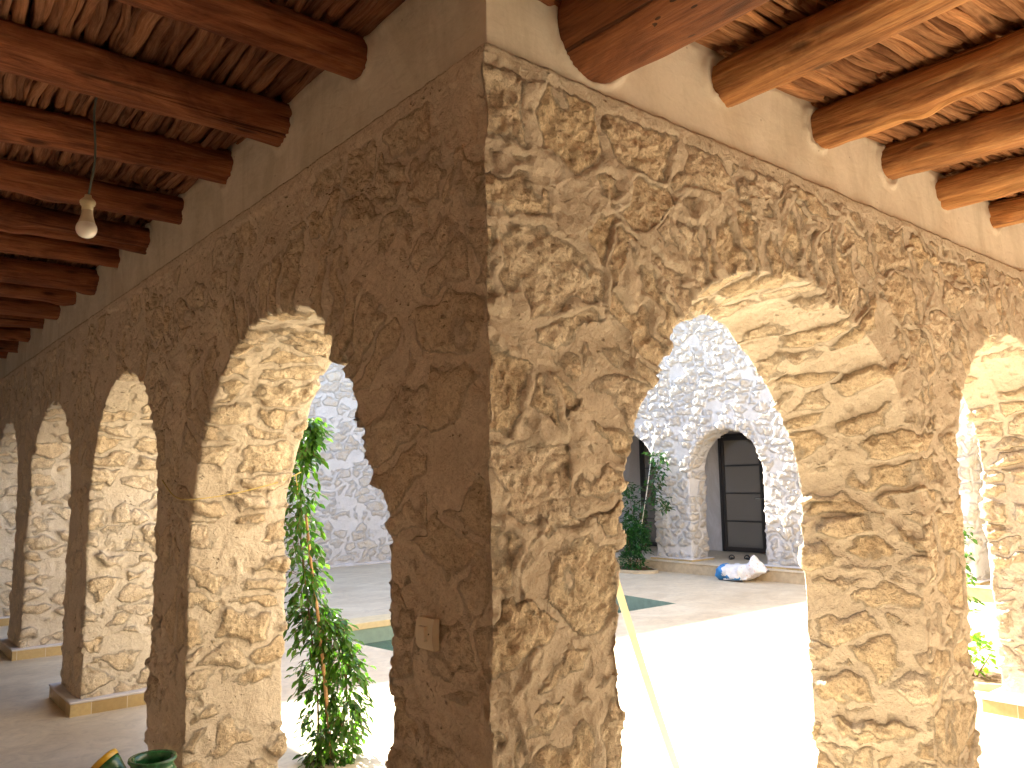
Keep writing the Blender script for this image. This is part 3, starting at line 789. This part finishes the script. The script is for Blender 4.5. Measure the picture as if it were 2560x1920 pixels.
mb = MB(); mb.lathe([(0.0000, 0.1114), (0.0191, 0.1114), (0.0195, 0.1027), (0.0209, 0.0914), (0.0249, 0.0740), (0.0307, 0.0574)], (bx, by, 2.5), k=28)
mb.build('bulb_collar', [simple('cream_bulb_collar', (.55, .47, .36), .35, .4, .05)], t, True, loc=(bx, by, 2.5))
mg = Mat('frosted_glass', .18, .6); mg.col((.80, .77, .72)); mg.b.inputs['Subsurface Weight'].default_value = .3
mb = MB(); mb.lathe([(0.0309, 0.0579), (0.0354, 0.0487), (0.0377, 0.0383), (0.0369, 0.0278), (0.0331, 0.0174), (0.0255, 0.0078), (0.0151, 0.0022), (0.0000, 0.0000)], (bx, by, 2.5), k=32)
mb.build('bulb_globe', [mg.m], t, True, loc=(bx, by, 2.5))

# light switch on the corner pier, left side
t = empty('light_switch', (-.02, .265, 1.07), 'off white square light switch on the shaded face of the corner pier', 'switch')
lo = (-.02, .265, 1.07)
def curved_plate(x0, d, y0, y1, z0, z1, bow, n=10):
    V = []; F = []
    for i in range(n + 1):
        tt = i / n; z = z0 + (z1 - z0) * tt; x = x0 - d + bow * (2 * tt - 1) ** 2 * 0 - bow * (1 - (2 * tt - 1) ** 2)
        V += [(x, y0, z), (x, y1, z), (x0 + .012, y1, z), (x0 + .012, y0, z)]
    for i in range(n):
        for j in range(4):
            F.append((4*i+j, 4*i+(j+1)%4, 4*i+4+(j+1)%4, 4*i+4+j))
    F += [(0, 3, 2, 1), (4*n, 4*n+1, 4*n+2, 4*n+3)]
    return V, F
mb = MB(); v_, f_ = curved_plate(-.030, .006, .221, .309, 1.07, 1.16, .008); mb.add(v_, f_); mb.build('plate', [M_PLASTIC], t, False, loc=lo)
mb = MB(); mb.bbox((-.0545, .247, 1.095), (-.038, .283, 1.138), .002); mb.build('rocker', [M_PLASTIC], t, False, loc=lo)
for yy in (.238, .292):
    mb = MB(); mb.lathe([(.0, .0), (.0022, .0), (.0022, .008)], (-.0455, yy, 1.117), (1, 0, 0), 10); mb.build('screw', [M_DARK], t, True, loc=lo)

# yellow cord tied round the second left pier
mb = MB()
pts = [(-.055, 2.78, 1.59), (-.058, 2.66, 1.54), (-.058, 2.55, 1.505), (-.052, 2.42, 1.49), (.0, 2.385, 1.492), (.12, 2.388, 1.505), (.22, 2.385, 1.522), (.32, 2.388, 1.545), (.42, 2.385, 1.57), (.50, 2.39, 1.60), (.57, 2.42, 1.625), (.575, 2.49, 1.61), (.60, 2.53, 1.56), (.62, 2.56, 1.50)]
def smooth(pts, n=6):
    P = [Vector(p) for p in pts]; out = []
    for i in range(len(P) - 1):
        a, b, c, d = P[max(i-1, 0)], P[i], P[i+1], P[min(i+2, len(P)-1)]
        for k in range(n):
            t_ = k / n
            out.append(.5 * ((2*b) + (c-a)*t_ + (2*a-5*b+4*c-d)*t_*t_ + (-a+3*b-3*c+d)*t_**3))
    return [p[:] for p in out + [P[-1]]]
mb.tube(smooth(pts), .0028, 6)
tag(mb.build('tie_cord', [simple('yellow_cord', (.60, .46, .14), .6)], None, True, loc=(0, 2.5, 1.5)), 'thin yellow cord strung across the bright jamb to the climbing vine', 'cord')

# pale strap running down from the corner pier in the sun
mb = MB()
c0 = []
for i in range(41):                        # tied to the courtyard face above the arch, slanting down to the floor
    t_ = i / 40; k_ = 4 * t_ * (1 - t_)
    c0.append((.65 + 1.21 * t_ - .040 * k_, .53 + .31 * t_, 2.35 - 2.346 * t_ - .028 * k_))
V = []; F = []
for i, p in enumerate(c0):
    a = .5 + .0 * i; w = Vector((math.cos(a), -math.sin(a), .25)).normalized() * .0165
    th = Vector((math.sin(a), math.cos(a), 0)) * .001
    p = Vector(p); V += [(p - w - th)[:], (p + w - th)[:], (p + w + th)[:], (p - w + th)[:]]
for i in range(len(c0) - 1):
    for j in range(4): F.append((4*i+j, 4*i+4+j, 4*i+4+(j+1)%4, 4*i+(j+1)%4))
F += [(0, 1, 2, 3), tuple(4*(len(c0)-1) + j for j in (3, 2, 1, 0))]
mb.add(V, F)
tag(mb.build('strap', [simple('pale_yellow_strap', (.83, .75, .50), .5, .3, .04)], None, False, loc=(1.86, .84, 0)), 'pale yellow strap slanting from the right arcade down to the sunlit courtyard floor', 'strap')

# glazed doors behind the far arches
def glazed_door(y0, y1, label):
    z0, z1 = .185, 2.45; X = 11.985; f = .05
    t = empty('glazed_door', (X, (y0 + y1) / 2, z0), label, 'door'); L = (X, (y0 + y1) / 2, z0)
    mb = MB(); mb.bbox((X - .05, y0, z0), (X + .014, y0 + .06, z1), .003); mb.bbox((X - .05, y1 - .06, z0), (X + .014, y1, z1), .003); mb.bbox((X - .05, y0 + .06, z1 - .06), (X + .014, y1 - .06, z1), .003)
    mb.build('door_frame', [M_BLACK], t, False, loc=L)
    ym = (y0 + y1) / 2
    for a, b in ((y0 + .065, ym - .003), (ym + .003, y1 - .065)):
        mb = MB(); mb.bbox((X - .042, a, z0 + .01), (X - .002, a + .055, z1 - .065), .003); mb.bbox((X - .042, b - .055, z0 + .01), (X - .002, b, z1 - .065), .003)
        zs = np.linspace(z0 + .05, z1 - .09, 5)
        for k, z in enumerate(zs):
            h = .045 if k in (0, 4) else .016
            mb.bbox((X - .040, a + .055, z - h), (X - .004, b - .055, z + h), .003)
        hy = b - .028 if a < ym - .1 and b < ym else a + .028
        mb2 = MB(); mb2.tube([(X - .042, hy, 1.20), (X - .085, hy, 1.20), (X - .085, hy + (-.11 if hy < ym else .11), 1.20)], .009, 8)
        lf = mb.build('door_leaf', [M_BLACK], t, False, loc=L)
        hd = mb2.build('handle', [simple('worn_steel', (.42, .40, .37), .35, .6)], lf, True, loc=(0, 0, 0)); hd.data.transform(Matrix.Translation(-Vector(L)))
        for k in range(4):
            mb = MB(); mb.box((X - .026, a + .055, zs[k]), (X - .018, b - .055, zs[k + 1]))
            g = mb.build('pane', [M_GLASS], lf, False, loc=(0, 0, 0)); g.data.transform(Matrix.Translation(-Vector(L)))
glazed_door(6.0, 7.92, 'black metal glazed door seen through the far whitewashed arch')
glazed_door(8.35, 9.97, 'black metal glazed door, only its edge showing left of the climbing plant')

# ------------------------------------------------------------------ plants
def leaves(items, ln, wd, seed, droop=.3):
    """items: (point, direction) list -> one mesh of folded pointed leaves"""
    rg = random.Random(seed); V = []; F = []; RN = []
    for p, d in items:
        p = Vector(p); d = Vector(d).normalized(); s_ = rg.uniform(.6, 1.15); l = ln * s_; w = wd * s_
        up_ = Vector((rg.uniform(-.6, .6), rg.uniform(-.6, .6), 1)); sd_ = d.cross(up_)
        if sd_.length < 1e-3: continue
        sd_.normalize(); nn = sd_.cross(d).normalized(); b = len(V); bend = rg.uniform(.05, droop)
        prof = [(0, 0), (.22, .75), (.5, 1.0), (.78, .6), (1, 0)]
        for tt, ww in prof:
            c = p + d * l * tt - Vector((0, 0, 1)) * bend * l * tt * tt
            V += [(c - sd_ * w * ww * .5 + nn * w * ww * .18)[:], c[:], (c + sd_ * w * ww * .5 + nn * w * ww * .18)[:]]
        for i in range(4):
            for j in (0, 1): F.append((b+3*i+j, b+3*i+j+1, b+3*i+4+j, b+3*i+3+j))
        RN += [rg.random()] * 15
    return V, F, RN
def plant(name, loc, label, cat, paths, leaf, n, spread, ln, wd, seed, mat, stem_r=.006, bias=(0, 0, 0), group=None, hang=-.35):
    """paths: stems as point lists; spread: radius function of (path index, t)"""
    rg = random.Random(seed); t = empty(name, loc, label, cat, group)
    mb = MB()
    items = []
    for pi, path in enumerate(paths):
        sp = smooth(path, 8); mb.tube(sp, [stem_r * (1 - .6 * i / len(sp)) for i in range(len(sp))], 6)
        for _ in range(n[pi]):
            u = rg.random(); i = int(u * (len(sp) - 1)); p = Vector(sp[i]); R = spread(pi, u)
            a = rg.uniform(0, 2 * math.pi); rad = R * math.sqrt(rg.random())
            out = Vector((math.cos(a), math.sin(a), rg.uniform(-.5, .5)))
            q = p + out * rad + Vector(bias) * R
            k = rg.choice((1, 2, 3, 3))
            dd = out * .8 + Vector((rg.uniform(-.8, .8), rg.uniform(-.8, .8), hang + rg.uniform(-.7, .6)))
            if rad > .05: mb.tube([(q - out * .05)[:], q[:], (q + dd.normalized() * .03 * k)[:]], .0014, 4, cap=False)
            for j in range(k):
                qq = q + dd.normalized() * .03 * j
                sdv = Vector((-dd.y, dd.x, 0)) * (1 if j % 2 else -1) * (.9 if j < k - 1 else 0)
                items.append((qq[:], (dd + sdv)[:]))
    mb.build('stem', [M_STEM], t, True, loc=loc)
    V, F, RN = leaves(items, ln, wd, seed)
    mesh_np('foliage', np.array(V), F, mat, t, True, {'rnd': RN}, loc=loc)
    return t
# climbing vine in the nearest left opening
vp = [(.80, 2.62, 0), (.79, 2.62, .37), (.73, 2.60, .76), (.69, 2.6, 1.03), (.66, 2.6, 1.29), (.66, 2.6, 1.63), (.70, 2.6, 1.82), (.73, 2.6, 1.95)]
vp2 = [(.84, 2.60, 0), (.93, 2.56, .25), (.93, 2.56, .50), (.86, 2.58, .68), (.76, 2.6, .85)]
def vs_(pi, u):
    if pi == 0: return (.09 if u < .3 else .105) * (1 - max(0, u - .68) * 2.5)
    return .135 * (1 - .3 * u)
plant('climbing_vine', (.80, 2.62, 0), 'glossy green vine climbing a cane in the nearest left archway', 'vine', [vp, vp2], None, [640, 580], vs_, .054, .029, 7, M_LEAF, hang=-.8)
mb = MB(); mb.tube([(.845, 2.54, 0), (.80, 2.53, .37), (.745, 2.53, .80), (.70, 2.54, 1.1), (.665, 2.55, 1.4)], [.011, .011, .010, .009, .008], 8)
tag(mb.build('cane_stake', [M_BAMBOO], None, True, loc=(.845, 2.54, 0)), 'leaning orange brown cane stake inside the climbing vine', 'stake')
# plants by the far arches
vp = [(9.55, 7.92, 0), (9.57, 7.95, .5), (9.6, 7.95, .9), (9.62, 7.75, 1.3), (9.63, 7.6, 1.6), (9.62, 7.45, 1.9), (9.6, 7.6, 2.02)]
vp2 = [(9.57, 7.93, .6), (9.58, 8.1, 1.0), (9.6, 8.2, 1.4), (9.6, 8.35, 1.5)]
plant('climbing_plant', (9.55, 7.92, 0), 'thin climbing plant with loose sprays on the far whitewashed pier', 'plant', [vp, vp2, [(9.6, 7.8, 1.2), (9.55, 7.45, 1.25), (9.5, 7.3, 1.05)]], None, [330, 190, 60],
      lambda pi, u: .22 * (1 - .55 * u), .075, .042, 17, M_LEAF2, hang=-.1)
mb = MB(); mb.tube([(9.5, 8.0, .1), (9.6, 7.78, 1.3), (9.66, 7.57, 2.48)], .009, 6)
tag(mb.build('support_line', [simple('white_line', (.75, .68, .62), .6)], None, True, loc=(9.5, 8.0, .1)), 'pale line holding up the climbing plant on the far pier', 'line')
def bush(name, loc, label, cat, R, H, n, ln, wd, seed, mat, stems=5, z0=.05):
    rg = random.Random(seed); t = empty(name, loc, label, cat); mb = MB(); items = []
    x, y, z = loc
    for s_ in range(stems):
        a = rg.uniform(0, 6.28); tip = (x + R * .7 * math.cos(a), y + R * .7 * math.sin(a), z + H * rg.uniform(.6, .95))
        mb.tube([(x, y, z), ((x + tip[0]) / 2, (y + tip[1]) / 2, z + H * .35), tip], [.009, .006, .003], 6)
    mb.build('stem', [M_STEM], t, True, loc=loc)
    cl = [(rg.uniform(-.55, .55) * R, rg.uniform(-.55, .55) * R, z0 + H * rg.uniform(.15, .85), rg.uniform(.35, .6) * R) for _ in range(9)]
    for _ in range(n):
        c = rg.choice(cl); d = Vector((rg.gauss(0, 1), rg.gauss(0, 1), rg.gauss(0, 1) + .3)).normalized()
        p = Vector((x + c[0], y + c[1], z + c[2])) + d * c[3] * rg.uniform(.55, 1.0)
        if p.z < z + .02: continue
        items.append((p[:], (d + Vector((rg.uniform(-.5, .5), rg.uniform(-.5, .5), rg.uniform(-.3, .5))))[:]))
    V, F, RN = leaves(items, ln, wd, seed); mesh_np('foliage', np.array(V), F, mat, t, True, {'rnd': RN}, loc=loc)
    return t
bush('leafy_shrub', (9.35, 7.95, .0), 'dense dark green rounded shrub at the foot of the climbing plant', 'shrub', .44, .84, 2300, .06, .035, 23, M_LEAF2)
bush('herb_plant', (5.42, .92, .0), 'small bright green sunlit herb between the two right piers', 'plant', .20, .30, 150, .055, .042, 29, M_LEAF3)
# beds
def bed(name, c, r, label, sq=.8):
    t = empty(name, (c[0], c[1], 0), label, 'planting bed'); mb = MB(); n = 28
    ring = lambda R, z: [(c[0] + R * sq * math.cos(a), c[1] + R * math.sin(a), z) for a in np.linspace(0, 2*np.pi, n, endpoint=False)]
    V = ring(r, .0) + ring(r, .055) + ring(r - .035, .055) + ring(r - .035, .0)
    F = [(k*n+j, k*n+(j+1)%n, (k+1)*n+(j+1)%n, (k+1)*n+j) for k in range(3) for j in range(n)]
    mb.add(V, F); mb.build('edging', [M_STEP], t, True, loc=(c[0], c[1], 0))
    V = [(c[0], c[1], .04)]; rg = random.Random(2); F = []
    for k, R in enumerate((.33, .66, 1.0)):
        V += [(x, y, .025 + rg.uniform(0, .02)) for x, y, z in ring((r - .03) * R, 0)]
    F = [(0, 1 + j, 1 + (j + 1) % n) for j in range(n)]
    for k in range(2): F += [(1+k*n+j, 1+(k+1)*n+j, 1+(k+1)*n+(j+1)%n, 1+k*n+(j+1)%n) for j in range(n)]
    mesh_np('soil', np.array(V), F, M_SOIL, t, False, loc=(c[0], c[1], 0))
bed('planting_bed', (9.35, 7.98), .56, 'round soil bed with a sandy rim under the dark shrub', .62)
bed('planting_bed', (5.38, .86), .34, 'small soil bed beside the pier at the right edge', .8)
# white flowers in front of the far right pier
t = plant('rose_plant', (8.75, 2.30, 0), 'rose plant with white blooms seen in the gap at the right', 'plant', [[(8.75, 2.30, 0), (8.74, 2.30, .4), (8.7, 2.27, .75), (8.7, 2.22, .95)]], None, [90], lambda pi, u: .12, .07, .042, 31, M_LEAF)
MP = simple('white_petals', (.85, .83, .80), .6, .2, .05)
for k, (dx, dy, z) in enumerate(((-.05, -.04, .86), (-.06, .03, .66), (.02, -.10, .70), (-.07, -.06, .55))):
    mb = MB(); rg = random.Random(k)
    for q in range(14):
        a = q * 2.4; rr = .012 + .032 * q / 14; c = Vector((8.7 + dx, 2.27 + dy, z)); d = Vector((math.cos(a), math.sin(a), .9 - q * .07)).normalized()
        s1 = d.cross(Vector((0, 0, 1))).normalized(); V = []
        for tt, ww in ((0, .3), (.5, 1), (1, .6)):
            pt = c + d * rr * 1.5 * tt; V += [(pt - s1 * rr * ww)[:], (pt + s1 * rr * ww)[:]]
        mb.add(V, [(0, 1, 3, 2), (2, 3, 5, 4)])
    mb.build('bloom', [MP], t, True, loc=(8.75, 2.30, 0))

# ------------------------------------------------------------------ things lying about
def sack():
    loc = (9.50, 5.80, 0)
    t = empty('sack', loc, 'half empty white and blue plastic sack slumped on the step edge', 'sack')
    nx, nz = 60, 34; V = []
    ky = [6.22, 6.17, 6.08, 5.90, 5.75, 5.62, 5.55, 5.48, 5.40, 5.34]
    kt = [.12, .21, .235, .245, .25, .31, .40, .33, .25, .19]; kb = [.06, .0, .0, .0, .005, .04, .08, .12, .15, .17]
    kw = [.05, .17, .22, .23, .22, .19, .17, .15, .11, .05]
    ys = np.linspace(6.22, 5.34, nx)
    T_ = np.interp(-ys, [-q for q in ky], kt); B_ = np.interp(-ys, [-q for q in ky], kb); W_ = np.interp(-ys, [-q for q in ky], kw)
    for j in range(nz):
        v = j / (nz - 1) * 2 * math.pi; cs, sn = math.cos(v), math.sin(v)
        for i in range(nx):
            x = 9.47 + W_[i] * (abs(cs) ** .75) * (1 if cs > 0 else -1)
            pinch = 1 - .5 * sstep(5.75, 5.55, np.array(ys[i])) if sn > 0 else 1
            x = 9.47 + (x - 9.47) * (1 - (1 - pinch) * sn) if sn > 0 else x
            z = (T_[i] + B_[i]) / 2 + (T_[i] - B_[i]) / 2 * (abs(sn) ** .7) * (1 if sn > 0 else -1)
            V.append((x, ys[i], z))
    V = np.array(V)
    Nn = V - np.array([9.47, 0, .14]); Nn[:, 1] = 0; Nn /= np.maximum(np.linalg.norm(Nn, axis=1), .01)[:, None]
    V += Nn * (.045 * fbm(V * np.array([7, 5, 7]), 3, 5, .6, True) - .018)[:, None]
    V[:, 2] = np.maximum(V[:, 2], .004)
    F = [(j*nx+i, j*nx+i+1, (j+1)*nx+i+1, (j+1)*nx+i) for j in range(nz-1) for i in range(nx-1)]
    m = Mat('printed_plastic_sack', .42, .4); p = m.coord()
    s_ = m.n('ShaderNodeSeparateXYZ'); m.l(p, s_.inputs[0])
    yy = m.math('ADD', s_.outputs[1], m.math('MULTIPLY', m.math('SUBTRACT', m.noise(p, 7, 3), .5), .5))
    low = m.math('ADD', s_.outputs[2], m.math('MULTIPLY', m.math('SUBTRACT', m.noise(p, 11, 4), .5), .35))
    f = m.math('MAXIMUM', m.math('MULTIPLY', m.math('GREATER_THAN', yy, 6.0), m.math('LESS_THAN', yy, 6.22)),
               m.math('MULTIPLY', m.math('LESS_THAN', low, .07), m.math('GREATER_THAN', yy, 5.72)))
    c = m.mixc(f, (.74, .72, .74), (.035, .22, .55))
    pr = m.math('MULTIPLY', m.math('GREATER_THAN', m.noise(p, 26, 1), .64), m.math('LESS_THAN', yy, 5.62))
    c = m.mixc(m.math('MULTIPLY', pr, .55), c, (.62, .33, .33))
    m.col(c); m.bump(m.noise(p, 16, 5, .6, 1.5), .03, .8)
    mesh_np('sack_body', V, F, m.m, t, True, loc=loc)
    # thin grey outline print on the side
    mb = MB()
    for (yc, zc, w, h) in ((5.86, .235, .05, .04), (5.76, .245, .045, .035)):
        pts = []
        for k in range(15):
            a = k / 14 * 2 * math.pi; y = yc + w * math.cos(a); z = zc + h * math.sin(a)
            pts.append((9.36 + .02, y, z))
    # fold of the torn white flap hanging over the blue print
    fl = [(9.40, 6.10, .03), (9.33, 6.02, .015), (9.30, 5.80, .02), (9.32, 5.60, .05), (9.37, 5.60, .2), (9.36, 5.85, .17), (9.39, 6.0, .12)]
    V = []; 
    for a in (0, .012): V += [(x - a, y, z) for x, y, z in fl]
    n = len(fl); F = [tuple(range(n)), tuple(range(2*n-1, n-1, -1))] + [(i, n+i, n+(i+1)%n, (i+1)%n) for i in range(n)]
    mb.add(V, F); mb.build('flap', [simple('white_sack_film', (.76, .75, .77), .4, .4, .06, 12, .01)], t, False, loc=loc)
sack()
for k, (x, y, a) in enumerate(((10.72, 6.85, .5), (10.86, 6.62, .9))):
    mb = MB(); n = 16; V = []
    for z in (.182, .200):
        for j in range(n):
            th = 2 * math.pi * j / n; lx = .13 * math.cos(th); ly = (.045 + .008 * math.cos(th)) * math.sin(th)
            V.append((x + lx * math.cos(a) - ly * math.sin(a), y + lx * math.sin(a) + ly * math.cos(a), z))
    mb.add(V, [tuple(range(n))[::-1], tuple(range(n, 2*n))] + [(j, (j+1)%n, n+(j+1)%n, n+j) for j in range(n)])
    c, s_ = math.cos(a), math.sin(a); arc = []
    for q in range(7):
        th = math.pi * q / 6; lx, ly = .03, .045 * math.cos(th); arc.append((x + lx*c - ly*s_, y + lx*s_ + ly*c, .20 + .045 * math.sin(th)))
    mb.tube(arc, .012, 6)
    tag(mb.build('sandal', [M_BLACK], None, True, loc=(x, y, .182)), ['dark sandal nearer the door jamb on the raised floor', 'dark sandal nearer the sack on the raised floor'][k], 'sandal')

# green glazed jug on the gallery floor, bottom left
MGR = Mat('green_glaze', .22, .6); _n = MGR.noise(MGR.coord(), 28, 6); MGR.col(MGR.ramp(_n, [(.35, (.010, .065, .022)), (.62, (.03, .15, .05)), (.8, (.10, .28, .12))])); MGR.bump(_n, .004, .5)
jl = (-.30, 1.93, 0)
t = empty('green_jug', jl, 'green glazed jug with a yellow rimmed spout beside the second left pier', 'jug')
mb = MB(); mb.lathe([(0.0000, 0.0000), (0.0952, 0.0000), (0.1120, 0.0224), (0.1512, 0.1120), (0.1624, 0.1904), (0.1456, 0.2800), (0.1120, 0.3472), (0.0874, 0.3864), (0.0829, 0.4032), (0.0963, 0.4200), (0.0941, 0.4301), (0.0739, 0.4256), (0.0694, 0.3920), (0.0952, 0.3360), (0.1232, 0.2464), (0.1232, 0.1344), (0.0784, 0.0336), (0.0000, 0.0224)], jl, k=36)
mb.build('jug_body', [MGR.m], t, True, loc=jl)
mb = MB(); ax = (-.52, .48, .70); b0 = Vector(jl) + Vector((-.055, .055, .27))
mb.lathe([(0.0336, 0.0000), (0.0381, 0.0448), (0.0470, 0.1008), (0.0582, 0.1568), (0.0627, 0.1848), (0.0538, 0.1826), (0.0392, 0.1008), (0.0000, 0.0896)], b0[:], ax, 26); sp = mb.build('spout', [MGR.m], t, True, loc=jl)
mb = MB(); mb.lathe([(0.0627, 0.1792), (0.0655, 0.1882), (0.0650, 0.2016), (0.0594, 0.2061), (0.0538, 0.2016), (0.0538, 0.1792)], b0[:], ax, 26)
mb.build('spout_rim', [simple('yellow_glaze', (.60, .36, .03), .3, .5, .1)], sp, True, loc=(0, 0, 0)).data.transform(Matrix.Translation(-Vector(jl)))
